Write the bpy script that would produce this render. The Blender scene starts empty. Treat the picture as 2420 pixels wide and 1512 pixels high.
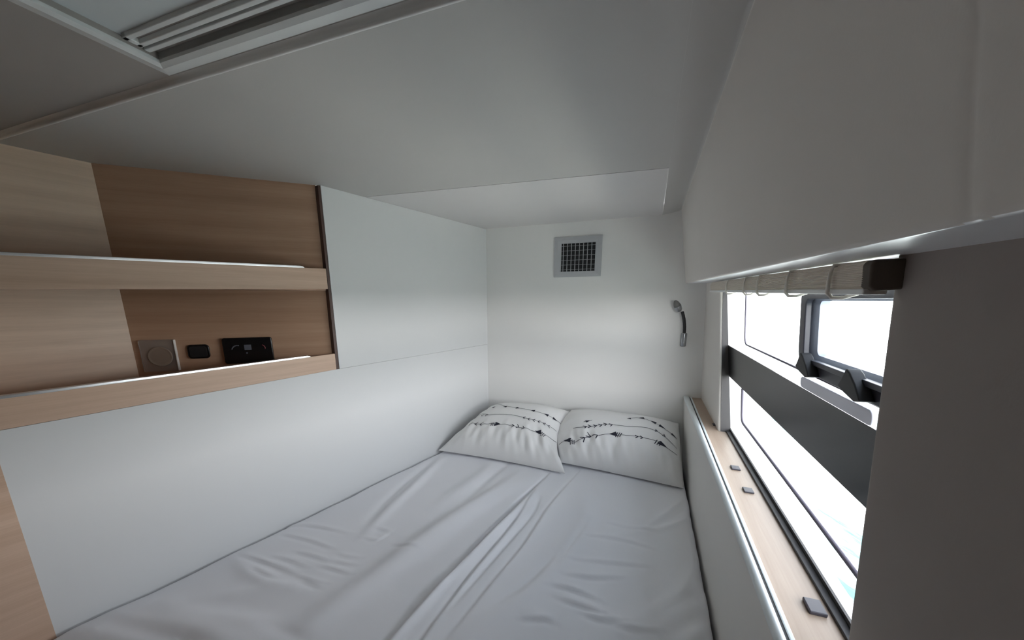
import bpy, bmesh, math
import numpy as np
from mathutils import Vector, Matrix

sc = bpy.context.scene
COL = sc.collection
RAD = math.radians

# ---------------------------------------------------------------- camera
FOC, PPX, PPY, PITCH, CAMH = 876.0, 1210.0, 907.0, RAD(12.7), 1.40
cam_d = bpy.data.cameras.new('camera')
cam = bpy.data.objects.new('camera', cam_d)
COL.objects.link(cam)
cam.location = (0, 0, CAMH)
cam.rotation_euler = (math.pi / 2 - PITCH, 0, 0)
cam_d.sensor_width = 36.0
cam_d.lens = FOC / 2420 * 36.0
cam_d.shift_x = 0.0
cam_d.shift_y = (PPY - 756.0) / 2420
cam_d.clip_start = 0.01
cam_d.clip_end = 500
sc.camera = cam

# ---------------------------------------------------------------- sky, exposure
world = bpy.data.worlds.new('sky')
sc.world = world
world.use_nodes = True
wn = world.node_tree
wn.nodes.clear()
w_out = wn.nodes.new('ShaderNodeOutputWorld')
w_bg = wn.nodes.new('ShaderNodeBackground')
w_tc = wn.nodes.new('ShaderNodeTexCoord')
w_sep = wn.nodes.new('ShaderNodeSeparateXYZ')
w_ramp = wn.nodes.new('ShaderNodeValToRGB')
w_ramp.color_ramp.elements[0].position = 0.0
w_ramp.color_ramp.elements[0].color = (1.0, 0.967, 0.945, 1)
w_ramp.color_ramp.elements[1].position = 0.65
w_ramp.color_ramp.elements[1].color = (0.12, 0.135, 0.16, 1)
w_mid = w_ramp.color_ramp.elements.new(0.22)
w_mid.color = (0.68, 0.69, 0.73, 1)
wn.links.new(w_tc.outputs['Generated'], w_sep.inputs[0])
wn.links.new(w_sep.outputs['Z'], w_ramp.inputs[0])
wn.links.new(w_ramp.outputs[0], w_bg.inputs['Color'])
w_bg.inputs['Strength'].default_value = 4.5
wn.links.new(w_bg.outputs[0], w_out.inputs['Surface'])

sun_d = bpy.data.lights.new('sun', 'SUN')
sun_d.energy = 7.0
sun_d.angle = RAD(0.6)
sun_d.color = (1.0, 0.95, 0.885)
sun = bpy.data.objects.new('sun', sun_d)
COL.objects.link(sun)
sun.location = (-6, 2, 10)
# high over the far side of the boat: it lights the sea, never the cabin
sun.rotation_euler = Vector((0.52, -0.19, -0.83)).to_track_quat('-Z', 'Y').to_euler()

sc.view_settings.view_transform = 'Standard'
sc.view_settings.look = 'None'
sc.view_settings.gamma = 1.0
sc.view_settings.use_curve_mapping = False
sc.view_settings.exposure = 2.04
sc.cycles.max_bounces = 16
sc.cycles.diffuse_bounces = 10
sc.cycles.transparent_max_bounces = 16
sc.cycles.sample_clamp_indirect = 8.0
sc.cycles.use_denoising = True

# ---------------------------------------------------------------- frames of reference
AZ = RAD(20)
RV = Vector((math.cos(AZ), -math.sin(AZ), 0))      # across the bunk, outwards to the hull
TV = Vector((math.sin(AZ), math.cos(AZ), 0))       # along the hull, towards the bow
AL = RAD(32.5)
LT = Vector((math.sin(AL), math.cos(AL), 0))       # along the left wall
LN = Vector((math.cos(AL), -math.sin(AL), 0))      # out of the left wall, into the cabin
LD = 1.254                                         # left wall's distance from the camera
UP = Vector((0, 0, 1))
BT = Vector((1, -0.415, 0)).normalized()           # along the back wall, to the right
BN = Vector((-0.415, -1, 0)).normalized()          # out of the back wall
ZC = 1.772                                         # ceiling
ZB = 0.655                                         # mattress top
ZS = 0.95                                          # window ledge


def P(r, t, z):
    return RV * r + TV * t + UP * z


def PL(t, depth, z):
    """point at t along the left wall, depth behind its face"""
    return LT * t - LN * (LD + depth) + UP * z


def back_y(x):
    return 2.057 - 0.415 * x


def PB(u, off, z):
    """point on the back wall: u metres right of x = 0, off metres in front"""
    return Vector((0, 2.057, 0)) + BT * u + BN * off + UP * z


def back_t(r):
    # t on the back wall for a given r
    n = Vector((0.415, 1, 0))
    return (2.057 - r * n.dot(RV)) / n.dot(TV)


def left_r(t):
    # r on the left wall for a given t
    return (-LD - t * LN.dot(TV)) / LN.dot(RV)


def pixel_ray(x, y):
    a, b = (x - PPX) / FOC, (PPY - y) / FOC
    c, s = math.cos(PITCH), math.sin(PITCH)
    return Vector((a, c + b * s, -s + b * c))


def on_bed(x, y, z=ZB):
    d = pixel_ray(x, y)
    p = Vector((0, 0, CAMH)) + d * ((z - CAMH) / d.z)
    return (p.dot(RV), p.dot(TV))


# ---------------------------------------------------------------- materials
def new_mat(name):
    m = bpy.data.materials.new(name)
    m.use_nodes = True
    nt = m.node_tree
    b = nt.nodes['Principled BSDF']
    return m, nt, b


def mat_plain(name, col, rough=0.5, metal=0.0, noise=0.03, scale=30.0, bump=0.0, bscale=400.0, spec=0.5):
    m, nt, b = new_mat(name)
    b.inputs['Roughness'].default_value = rough
    b.inputs['Metallic'].default_value = metal
    b.inputs['Specular IOR Level'].default_value = spec
    tc = nt.nodes.new('ShaderNodeTexCoord')
    nz = nt.nodes.new('ShaderNodeTexNoise')
    nz.inputs['Scale'].default_value = scale
    nz.inputs['Detail'].default_value = 4
    mx = nt.nodes.new('ShaderNodeMix')
    mx.data_type = 'RGBA'
    mx.inputs['A'].default_value = tuple(c * (1 - noise) for c in col) + (1,)
    mx.inputs['B'].default_value = tuple(min(1, c * (1 + noise)) for c in col) + (1,)
    nt.links.new(tc.outputs['Object'], nz.inputs['Vector'])
    nt.links.new(nz.outputs['Fac'], mx.inputs['Factor'])
    nt.links.new(mx.outputs['Result'], b.inputs['Base Color'])
    if bump > 0:
        n2 = nt.nodes.new('ShaderNodeTexNoise')
        n2.inputs['Scale'].default_value = bscale
        n2.inputs['Detail'].default_value = 3
        bp = nt.nodes.new('ShaderNodeBump')
        bp.inputs['Strength'].default_value = bump
        bp.inputs['Distance'].default_value = 0.001
        nt.links.new(tc.outputs['Object'], n2.inputs['Vector'])
        nt.links.new(n2.outputs['Fac'], bp.inputs['Height'])
        nt.links.new(bp.outputs['Normal'], b.inputs['Normal'])
    return m


def mat_wood(name, c1, c2, rot_z, rough=0.42, sx=1.2, sz=45.0):
    """beech veneer: fine pores and soft bands running along the board"""
    m, nt, b = new_mat(name)
    b.inputs['Roughness'].default_value = rough
    b.inputs['Specular IOR Level'].default_value = 0.4
    tc = nt.nodes.new('ShaderNodeTexCoord')
    mp = nt.nodes.new('ShaderNodeMapping')
    mp.vector_type = 'TEXTURE'
    mp.inputs['Rotation'].default_value = (0, 0, rot_z)
    mp2 = nt.nodes.new('ShaderNodeMapping')
    mp2.inputs['Scale'].default_value = (sx, 30.0, sz)
    n1 = nt.nodes.new('ShaderNodeTexNoise')
    n1.inputs['Scale'].default_value = 1.0
    n1.inputs['Detail'].default_value = 5
    n1.inputs['Distortion'].default_value = 0.4
    mp3 = nt.nodes.new('ShaderNodeMapping')
    mp3.inputs['Scale'].default_value = (12.0, 260.0, 300.0)
    n2 = nt.nodes.new('ShaderNodeTexNoise')
    n2.inputs['Scale'].default_value = 1.0
    n2.inputs['Detail'].default_value = 3
    add = nt.nodes.new('ShaderNodeMath')
    add.operation = 'MULTIPLY_ADD'
    add.inputs[1].default_value = 0.35
    rp = nt.nodes.new('ShaderNodeValToRGB')
    rp.color_ramp.elements[0].position = 0.38
    rp.color_ramp.elements[0].color = tuple(c1) + (1,)
    rp.color_ramp.elements[1].position = 0.92
    rp.color_ramp.elements[1].color = tuple(c2) + (1,)
    L = nt.links.new
    L(tc.outputs['Object'], mp.inputs['Vector'])
    L(mp.outputs[0], mp2.inputs['Vector'])
    L(mp.outputs[0], mp3.inputs['Vector'])
    L(mp2.outputs[0], n1.inputs['Vector'])
    L(mp3.outputs[0], n2.inputs['Vector'])
    L(n2.outputs['Fac'], add.inputs[0])
    L(n1.outputs['Fac'], add.inputs[2])
    L(add.outputs[0], rp.inputs[0])
    L(rp.outputs[0], b.inputs['Base Color'])
    return m


def mat_glass(name, tint=(1, 1, 1), gloss=0.06, rough=0.0):
    m = bpy.data.materials.new(name)
    m.use_nodes = True
    nt = m.node_tree
    nt.nodes.clear()
    out = nt.nodes.new('ShaderNodeOutputMaterial')
    tr = nt.nodes.new('ShaderNodeBsdfTransparent')
    tr.inputs['Color'].default_value = tuple(tint) + (1,)
    gl = nt.nodes.new('ShaderNodeBsdfGlossy')
    gl.inputs['Roughness'].default_value = rough
    lw = nt.nodes.new('ShaderNodeLayerWeight')
    lw.inputs['Blend'].default_value = 0.5
    pw = nt.nodes.new('ShaderNodeMath')
    pw.operation = 'POWER'
    pw.inputs[1].default_value = 5.0
    fr = nt.nodes.new('ShaderNodeMath')
    fr.operation = 'MULTIPLY_ADD'
    fr.inputs[1].default_value = 0.35
    fr.inputs[2].default_value = 0.02
    nt.links.new(lw.outputs['Facing'], pw.inputs[0])
    nt.links.new(pw.outputs[0], fr.inputs[0])
    mx = nt.nodes.new('ShaderNodeMixShader')
    nt.links.new(fr.outputs[0], mx.inputs[0])
    nt.links.new(tr.outputs[0], mx.inputs[1])
    nt.links.new(gl.outputs[0], mx.inputs[2])
    nt.links.new(mx.outputs[0], out.inputs['Surface'])
    return m


M = {}
M['wall_white'] = mat_plain('white_laminate', (0.72, 0.73, 0.735), 0.42, noise=0.012, scale=6)
M['back_white'] = mat_plain('white_vinyl_lining', (0.84, 0.835, 0.82), 0.6, noise=0.012, scale=6, bump=0.06, bscale=350)
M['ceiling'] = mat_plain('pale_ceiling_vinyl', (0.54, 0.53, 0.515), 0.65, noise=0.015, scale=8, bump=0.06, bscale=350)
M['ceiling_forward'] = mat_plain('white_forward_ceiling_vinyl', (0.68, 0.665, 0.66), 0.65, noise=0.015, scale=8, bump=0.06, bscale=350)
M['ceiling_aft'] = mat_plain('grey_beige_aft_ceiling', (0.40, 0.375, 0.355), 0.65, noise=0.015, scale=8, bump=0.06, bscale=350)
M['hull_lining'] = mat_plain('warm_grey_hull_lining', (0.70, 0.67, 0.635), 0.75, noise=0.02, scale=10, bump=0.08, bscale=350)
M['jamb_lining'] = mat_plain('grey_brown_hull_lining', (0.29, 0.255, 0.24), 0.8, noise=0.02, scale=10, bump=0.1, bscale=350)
M['trim_white'] = mat_plain('white_plastic_trim', (0.80, 0.80, 0.79), 0.35, noise=0.01)
M['hatch_white'] = mat_plain('grey_white_hatch_plastic', (0.70, 0.72, 0.72), 0.4, noise=0.01)
M['blind_screen'] = mat_plain('blue_grey_hatch_blind', (0.60, 0.645, 0.66), 0.7, noise=0.01)
M['hatch_grey'] = mat_plain('mid_grey_hatch_plastic', (0.42, 0.41, 0.40), 0.5, noise=0.01)
M['dark'] = mat_plain('black_rubber', (0.015, 0.015, 0.017), 0.55, noise=0.05)
M['gloss_black'] = mat_plain('glossy_black_plastic', (0.008, 0.008, 0.009), 0.22, noise=0.05)
M['seal'] = mat_plain('dark_window_seal', (0.035, 0.032, 0.032), 0.6, noise=0.05)
M['gasket'] = mat_plain('violet_grey_gasket', (0.13, 0.115, 0.15), 0.5, noise=0.05)
M['sheet'] = mat_plain('white_cotton_sheet', (0.84, 0.845, 0.885), 0.85, noise=0.012, scale=12, bump=0.05, bscale=900, spec=0.2)
M['pillow'] = mat_plain('white_cotton_pillowcase', (0.84, 0.835, 0.83), 0.85, noise=0.012, scale=20, bump=0.05, bscale=900, spec=0.2)
M['ink'] = mat_plain('dark_navy_print', (0.022, 0.024, 0.04), 0.8, noise=0.1)
M['mattress'] = mat_plain('grey_mattress_ticking', (0.20, 0.20, 0.21), 0.9, noise=0.1)
M['board_vinyl'] = mat_plain('ivory_padded_vinyl', (0.70, 0.69, 0.665), 0.6, noise=0.015, scale=10, bump=0.08, bscale=350)
M['soffit'] = mat_plain('glossy_white_soffit_strip', (0.84, 0.86, 0.89), 0.28, noise=0.01, spec=0.7)
M['edge_white'] = mat_plain('pale_blue_white_edging', (0.74, 0.79, 0.80), 0.35, noise=0.01)
M['metal'] = mat_plain('brushed_aluminium', (0.72, 0.73, 0.75), 0.30, metal=1.0, noise=0.03)
M['chrome'] = mat_plain('satin_chrome', (0.36, 0.375, 0.39), 0.34, metal=1.0, noise=0.03)
M['vent_grey'] = mat_plain('light_grey_vent_plastic', (0.47, 0.48, 0.50), 0.5, noise=0.02)
M['vent_slat'] = mat_plain('pale_grey_vent_slat', (0.42, 0.43, 0.44), 0.5, noise=0.02)
M['blind_fabric'] = mat_plain('beige_pleated_fabric', (0.72, 0.67, 0.60), 0.85, noise=0.03, scale=60)
M['blind_dark'] = mat_plain('dark_brown_blind_end', (0.10, 0.08, 0.062), 0.8, noise=0.05)
M['cord'] = mat_plain('cream_tie_cord', (0.78, 0.74, 0.68), 0.7, noise=0.02)
M['rail_white'] = mat_plain('white_blind_rail', (0.72, 0.72, 0.71), 0.4, noise=0.01)
M['port_grey'] = mat_plain('dark_grey_port_frame', (0.05, 0.052, 0.068), 0.4, noise=0.03)
M['port_pale'] = mat_plain('blue_grey_port_reveal', (0.38, 0.42, 0.52), 0.4, noise=0.02)
M['reflection_pale'] = mat_plain('lavender_grey_reflection', (0.80, 0.81, 0.92), 0.35, noise=0.02)  # pale tone of the port frame's painted reflection
M['pad_grey'] = mat_plain('dark_plum_grey_pad', (0.045, 0.04, 0.052), 0.45, noise=0.03)
M['display'] = mat_plain('grey_display_window', (0.12, 0.13, 0.16), 0.3, noise=0.03)
M['red_led'] = mat_plain('dull_red_mark', (0.20, 0.04, 0.05), 0.4, noise=0.03)
M['wood_left'] = mat_wood('beech_veneer', (0.54, 0.37, 0.265), (0.70, 0.51, 0.385), math.pi / 2 - AL)
M['wood_shaded'] = mat_wood('shaded_beech_veneer', (0.40, 0.25, 0.165), (0.52, 0.345, 0.24), math.atan2(0.365, 0.931))  # darker copy of the beech: shade of the panel turned from the window
M['wood_lit'] = mat_wood('lit_beech_veneer', (0.60, 0.465, 0.36), (0.74, 0.59, 0.47), math.pi / 2 - AL)  # paler copy of the beech: window light put into the colour
M['wood_sill'] = mat_wood('beech_ledge_veneer', (0.36, 0.26, 0.19), (0.47, 0.365, 0.285), math.pi / 2 - AZ)
M['edge_brown'] = mat_plain('dark_brown_panel_edge', (0.085, 0.045, 0.035), 0.5, noise=0.05)
M['floor'] = mat_wood('cabin_sole_veneer', (0.30, 0.20, 0.13), (0.42, 0.30, 0.2), 0.0)
M['glass'] = mat_glass('window_glass', (0.95, 0.966, 0.966))


def mat_sheer_plate():
    m, nt, b = new_mat('clear_acrylic_plate')
    b.inputs['Base Color'].default_value = (0.9, 0.9, 0.9, 1)
    b.inputs['Roughness'].default_value = 0.12
    b.inputs['Transmission Weight'].default_value = 0.9
    b.inputs['IOR'].default_value = 1.45
    return m


M['acrylic'] = mat_sheer_plate()
M['switch_grey'] = mat_plain('warm_grey_switch', (0.27, 0.215, 0.175), 0.3, noise=0.03)


def mat_sea():
    m, nt, b = new_mat('turquoise_sea')
    tc = nt.nodes.new('ShaderNodeTexCoord')
    mp = nt.nodes.new('ShaderNodeMapping')
    mp.inputs['Rotation'].default_value = (0, 0, RAD(20))
    mp.inputs['Scale'].default_value = (1.5, 0.32, 1)
    nz = nt.nodes.new('ShaderNodeTexNoise')
    nz.inputs['Scale'].default_value = 1.3
    nz.inputs['Detail'].default_value = 5
    rp = nt.nodes.new('ShaderNodeValToRGB')
    rp.color_ramp.elements[0].position = 0.44
    rp.color_ramp.elements[0].color = (0.05, 0.15, 0.16, 1)
    rp.color_ramp.elements[1].position = 0.54
    rp.color_ramp.elements[1].color = (0.86, 0.885, 0.83, 1)
    bp = nt.nodes.new('ShaderNodeBump')
    bp.inputs['Strength'].default_value = 0.5
    bp.inputs['Distance'].default_value = 0.2
    L = nt.links.new
    L(tc.outputs['Object'], mp.inputs['Vector'])
    L(mp.outputs[0], nz.inputs['Vector'])
    L(nz.outputs['Fac'], rp.inputs[0])
    L(rp.outputs[0], b.inputs['Base Color'])
    L(nz.outputs['Fac'], bp.inputs['Height'])
    L(bp.outputs['Normal'], b.inputs['Normal'])
    b.inputs['Roughness'].default_value = 0.18
    return m


M['sea'] = mat_sea()

# ---------------------------------------------------------------- object helpers


def obj(name, bm, mat, parent=None, smooth=False, bevel=0.0, origin=None):
    """link a bmesh given in world coordinates as one mesh object"""
    bmesh.ops.recalc_face_normals(bm, faces=bm.faces[:])
    me = bpy.data.meshes.new(name)
    if origin is None:
        if parent is not None:
            origin = parent.matrix_basis.translation.copy()
            pp = parent.parent
            while pp is not None:
                origin += pp.matrix_basis.translation
                pp = pp.parent
        else:
            xs = [v.co for v in bm.verts]
            lo = Vector([min(c[i] for c in xs) for i in range(3)])
            hi = Vector([max(c[i] for c in xs) for i in range(3)])
            origin = Vector(((lo.x + hi.x) / 2, (lo.y + hi.y) / 2, lo.z))
    for v in bm.verts:
        v.co -= origin
    bm.to_mesh(me)
    bm.free()
    mats = mat if isinstance(mat, (list, tuple)) else [mat]
    for mm in mats:
        me.materials.append(mm)
    o = bpy.data.objects.new(name, me)
    COL.objects.link(o)
    if parent is not None:
        o.parent = parent
    else:
        o.location = origin
    if smooth:
        for p in me.polygons:
            p.use_smooth = True
    if bevel > 0:
        md = o.modifiers.new('edge', 'BEVEL')
        md.width = bevel
        md.segments = 3
        md.limit_method = 'ANGLE'
        md.angle_limit = RAD(40)
        for p in me.polygons:
            p.use_smooth = True
        o.modifiers.new('normals', 'WEIGHTED_NORMAL')
    return o


def thing(name, loc, label=None, cat=None, group=None, kind=None):
    o = bpy.data.objects.new(name, None)
    COL.objects.link(o)
    o.location = loc
    o.empty_display_size = 0.05
    return tag(o, label, cat, group, kind)


def tag(o, label=None, cat=None, group=None, kind=None):
    for k, v in (('label', label), ('category', cat), ('group', group), ('kind', kind)):
        if v:
            o[k] = v
    return o


def add_slab(bm, pts, vec):
    """closed prism: polygon pts pushed along vec"""
    a = [bm.verts.new(p) for p in pts]
    b = [bm.verts.new(Vector(p) + vec) for p in pts]
    n = len(a)
    bm.faces.new(a)
    bm.faces.new(b[::-1])
    for i in range(n):
        j = (i + 1) % n
        bm.faces.new((a[i], b[i], b[j], a[j]))
    return bm


def slab(pts, vec):
    return add_slab(bmesh.new(), pts, Vector(vec))


def add_box(bm, o, ax, ay, az):
    o, ax, ay, az = map(Vector, (o, ax, ay, az))
    return add_slab(bm, [o, o + ax, o + ax + ay, o + ay], az)


def box(o, ax, ay, az):
    return add_box(bmesh.new(), o, ax, ay, az)


def add_ring(bm, outer, inner, vec):
    """frame: outer and inner loops with the same point count, pushed along vec"""
    vec = Vector(vec)
    n = len(outer)
    A = [bm.verts.new(p) for p in outer]
    B = [bm.verts.new(p) for p in inner]
    C = [bm.verts.new(Vector(p) + vec) for p in outer]
    D = [bm.verts.new(Vector(p) + vec) for p in inner]
    for i in range(n):
        j = (i + 1) % n
        bm.faces.new((A[i], A[j], B[j], B[i]))
        bm.faces.new((C[i], D[i], D[j], C[j]))
        bm.faces.new((A[i], C[i], C[j], A[j]))
        bm.faces.new((B[i], B[j], D[j], D[i]))
    return bm


def round_rect(u0, u1, v0, v1, rad, seg=5):
    pts = []
    for cu, cv, a0 in ((u1 - rad, v1 - rad, 0), (u0 + rad, v1 - rad, 90), (u0 + rad, v0 + rad, 180), (u1 - rad, v0 + rad, 270)):
        for i in range(seg + 1):
            a = RAD(a0 + 90.0 * i / seg)
            pts.append((cu + rad * math.cos(a), cv + rad * math.sin(a)))
    return pts


def add_tube(bm, pts, rad, seg=10, cap=True):
    pts = [Vector(p) for p in pts]
    n = len(pts)
    rads = rad if isinstance(rad, (list, tuple)) else [rad] * n
    rings = []
    ref = None
    for i, p in enumerate(pts):
        d = (pts[min(i + 1, n - 1)] - pts[max(i - 1, 0)]).normalized()
        if ref is None:
            ref = d.orthogonal().normalized()
        ref = (ref - d * ref.dot(d)).normalized()
        w = d.cross(ref)
        rings.append([bm.verts.new(p + (ref * math.cos(2 * math.pi * k / seg) + w * math.sin(2 * math.pi * k / seg)) * rads[i]) for k in range(seg)])
    for a, b in zip(rings, rings[1:]):
        for k in range(seg):
            bm.faces.new((a[k], a[(k + 1) % seg], b[(k + 1) % seg], b[k]))
    if cap:
        bm.faces.new(rings[0][::-1])
        bm.faces.new(rings[-1])
    return bm


def add_lathe(bm, base, axis, prof, seg=24, squash=None):
    """prof: list of (distance along axis, radius)"""
    axis = Vector(axis).normalized()
    e1 = axis.orthogonal().normalized()
    e2 = axis.cross(e1)
    rings = []
    for h, r in prof:
        rings.append([bm.verts.new(Vector(base) + axis * h + (e1 * math.cos(2 * math.pi * k / seg) + e2 * math.sin(2 * math.pi * k / seg)) * max(r, 1e-5)) for k in range(seg)])
    for a, b in zip(rings, rings[1:]):
        for k in range(seg):
            bm.faces.new((a[k], a[(k + 1) % seg], b[(k + 1) % seg], b[k]))
    bm.faces.new(rings[0][::-1])
    bm.faces.new(rings[-1])
    return bm


def add_loft(bm, rows, close=False):
    vs = [[bm.verts.new(p) for p in row] for row in rows]
    for a, b in zip(vs, vs[1:]):
        m = len(a)
        for k in range(m - 1 if not close else m):
            bm.faces.new((a[k], a[(k + 1) % m], b[(k + 1) % m], b[k]))
    return vs


def lean(p0, z0, p1, z1):
    return lambda z: p0 + (p1 - p0) * (z - z0) / (z1 - z0)


hull_in = lean(0.10, 1.772, 0.147, 1.452)     # upper lining, leaning in towards the deck
liner = lean(0.23, 1.445, 0.257, 1.0)         # lining round the window
glassp = lean(0.253, 1.43, 0.30, 0.95)        # glass


def soffit_z(t):
    return 1.4325 + 0.0222 * t


# ================================================================ SETTING
# floor: raised bunk platform and the lower cabin sole behind it
bm = bmesh.new()
add_slab(bm, [P(-2.3, 0.15, 0.40), P(0.30, 0.15, 0.40), P(0.30, 2.2, 0.40), P(-2.3, 2.2, 0.40)], UP * 0.06)
add_slab(bm, [P(-2.3, -1.35, 0.0), P(0.40, -1.35, 0.0), P(0.40, 0.15, 0.0), P(-2.3, 0.15, 0.0)], UP * -0.05)
add_slab(bm, [P(-2.3, 0.15, -0.05), P(0.33, 0.15, -0.05), P(0.33, 0.19, -0.05), P(-2.3, 0.19, -0.05)], UP * 0.46)
tag(obj('floor', bm, M['floor']), kind='structure')

# left wall: two laminate panels with a fine joint, cut out for the corner shelf
wl = thing('wall_left', PL(0.8, 0, 0.4), kind='structure')
TEND = 1.735
obj('lower_panel', slab([PL(0.03, 0, 0.30), PL(TEND, 0, 0.30), PL(TEND, 0, 1.1552), PL(0.78, 0, 1.1545), PL(0.03, 0, 1.143)], -LN * 0.018), M['wall_white'], wl)
obj('upper_panel', slab([PL(0.79, 0, 1.1553), PL(TEND, 0, 1.1565), PL(TEND, 0, ZC - 0.001), PL(0.79, 0, ZC - 0.001)], -LN * 0.018), M['wall_white'], wl)
obj('aft_panel', slab([PL(-2.0, 0, -0.08), PL(-0.075, 0, -0.08), PL(-0.075, 0, ZC + 0.05), PL(-2.0, 0, ZC + 0.05)], -LN * 0.03), M['wood_left'], wl)
# back wall
tag(obj('wall_back', slab([PB(-0.45, 0, 0.30), PB(1.25, 0, 0.30), PB(1.25, 0, ZC + 0.04), PB(-0.45, 0, ZC + 0.04)], -BN * 0.03), M['back_white']), kind='structure')
# wall behind the camera
tag(obj('wall_front', slab([P(-2.3, -1.3, -0.05), P(0.5, -1.3, -0.05), P(0.5, -1.3, ZC + 0.1), P(-2.3, -1.3, ZC + 0.1)], TV * -0.04), M['floor']), kind='structure')

# right wall: upper lining with rounded cove, turned-in soffit; lower lining round the window
wr = thing('wall_right', P(0.15, 0.5, 0.95), kind='structure')


def upper_profile(t, push=0.0):
    zs = soffit_z(t)
    pts = []
    # cove to the ceiling
    for p, dz in ((0.0221, 0.0), (0.026, 0.0), (0.034, 0.0006), (0.046, 0.002), (0.058, 0.0042), (0.070, 0.0072), (0.081, 0.0105), (0.090, 0.0132), (0.0955, 0.0142), (0.0985, 0.0132), (0.0995, 0.010), (0.1000, 0.004)):
        pts.append((p, ZC + dz))
    pts.append((hull_in(ZC - 0.02), ZC - 0.02))
    pts.append((hull_in(ZC - 0.04), ZC - 0.04))
    for z in (1.70, 1.66, 1.60, 1.55, 1.50):
        pts.append((hull_in(z), z))
    for i in range(6):      # rounded lower edge
        a = RAD(90.0 * i / 5)
        r = 0.006
        pts.append((hull_in(zs) + r - r * math.cos(a), zs + r - r * math.sin(a)))
    for p in (0.17, 0.19, 0.21, 0.26):
        pts.append((p, zs))
    return [P(r + push, t, z) for r, z in pts]


bm = bmesh.new()
ts = [-1.3, -1.0, -0.6, -0.3, 0.0, 0.15, 0.2595]
add_loft(bm, [upper_profile(t) for t in ts] + [upper_profile(0.266, 0.0), upper_profile(0.2695, 0.0005), upper_profile(0.272, 0.0009), upper_profile(0.2745, 0.0005), upper_profile(0.278, 0.0)] + [upper_profile(t) for t in (0.285, 0.4, 0.6, 0.8, 1.0, 1.2, 1.4, 1.6, 1.8, 1.96)])
for f in bm.faces:
    c = f.calc_center_median()
    if c.z > ZC - 0.001 and c.dot(RV) < 0.0975:
        f.material_index = 1
    if c.dot(RV) > 0.1525:
        f.material_index = 2
obj('upper_lining', bm, [M['hull_lining'], M['ceiling'], M['soffit']], wr, smooth=True)

# near and far lower lining, with rolled jambs
def lining_piece(t_in_top, t_in_bot, t_out, zb, zt, sgn):
    rows = []
    for i in range(13):
        z = zb + (zt - zb) * i / 12.0
        f = (z - 1.0) / (1.43 - 1.0)
        te = t_in_bot + (t_in_top - t_in_bot) * f
        row = [P(liner(z), t_out, z), P(liner(z), t_out + (te - t_out) * 0.5, z), P(liner(z), te - sgn * 0.03, z)]
        r = 0.012
        for k in range(7):
            a = RAD(90.0 * k / 6)
            row.append(P(liner(z) + r - r * math.cos(a), te - sgn * r + sgn * r * math.sin(a), z))
        row.append(P(max(glassp(z) - 0.006, liner(z) + r + 0.004), te, z))
        rows.append(row)
    b = bmesh.new()
    add_loft(b, rows)
    return b


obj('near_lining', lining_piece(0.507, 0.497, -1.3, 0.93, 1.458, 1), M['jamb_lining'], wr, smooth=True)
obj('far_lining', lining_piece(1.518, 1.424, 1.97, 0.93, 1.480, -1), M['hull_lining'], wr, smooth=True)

# hull side behind the lining, with the long window cut out of it
bm = bmesh.new()
GT0, GT1, GZ0, GZ1 = 0.42, 1.59, 0.945, 1.445
for (t0, t1, z0, z1) in ((-1.35, 2.1, GZ1, 1.95), (-1.35, 2.1, -0.1, GZ0), (-1.35, GT0, GZ0, GZ1), (GT1, 2.1, GZ0, GZ1)):
    add_slab(bm, [P(glassp(z0), t0, z0), P(glassp(z0), t1, z0), P(glassp(z1), t1, z1), P(glassp(z1), t0, z1)], RV * 0.03)
obj('hull_side', bm, M['trim_white'], wr)

# ceiling: two panels with a shadow joint, raised aft panel, moulding between
ce = thing('ceiling', P(-0.5, 0.9, ZC), kind='structure')
JX = Vector((0.525, 1.155, 0)) - Vector((-0.495, 1.472, 0))
J0, J1 = Vector((-0.495, 1.472, ZC)) - JX * 1.2, Vector((0.525, 1.155, ZC)) + JX * 0.3
JT = Vector((JX.y, -JX.x, 0)).normalized()     # towards the camera
g = 0.0020
T_STEP = 0.510
R_EDGE = 0.022


def joint_at(r, off):
    # point on the shadow joint (shifted by off towards the camera) at a given r
    a0, d = J0 + JT * off, J1 - J0
    return a0 + d * ((r - a0.dot(RV)) / d.dot(RV))


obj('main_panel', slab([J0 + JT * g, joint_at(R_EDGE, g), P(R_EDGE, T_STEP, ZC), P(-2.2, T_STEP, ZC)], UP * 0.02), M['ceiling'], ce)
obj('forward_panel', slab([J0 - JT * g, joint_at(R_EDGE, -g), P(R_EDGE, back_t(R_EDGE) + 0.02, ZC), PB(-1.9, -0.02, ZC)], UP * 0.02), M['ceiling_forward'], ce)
ZR = ZC + 0.011
HR0, HR1, HT1 = -0.782, 0.02, 0.4666           # hatch opening
HT0 = -0.02
bm = bmesh.new()
for (r0, r1, t0, t1) in ((-2.3, HR0, -1.35, T_STEP - 0.006), (HR0, HR1, HT1, T_STEP), (HR0, HR1, -1.35, HT0), (HR1, 0.3, -1.35, T_STEP)):
    add_slab(bm, [P(r0, t0, ZR), P(r1, t0, ZR), P(r1, t1, ZR), P(r0, t1, ZR)], UP * 0.012)
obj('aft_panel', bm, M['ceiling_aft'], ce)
bm = bmesh.new()
add_slab(bm, [P(-2.3, -1.35, ZC + 0.12), P(0.35, -1.35, ZC + 0.12), P(0.35, 2.2, ZC + 0.12), P(-2.3, 2.2, ZC + 0.12)], UP * 0.03)
obj('deck', bm, M['trim_white'], ce)
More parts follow.
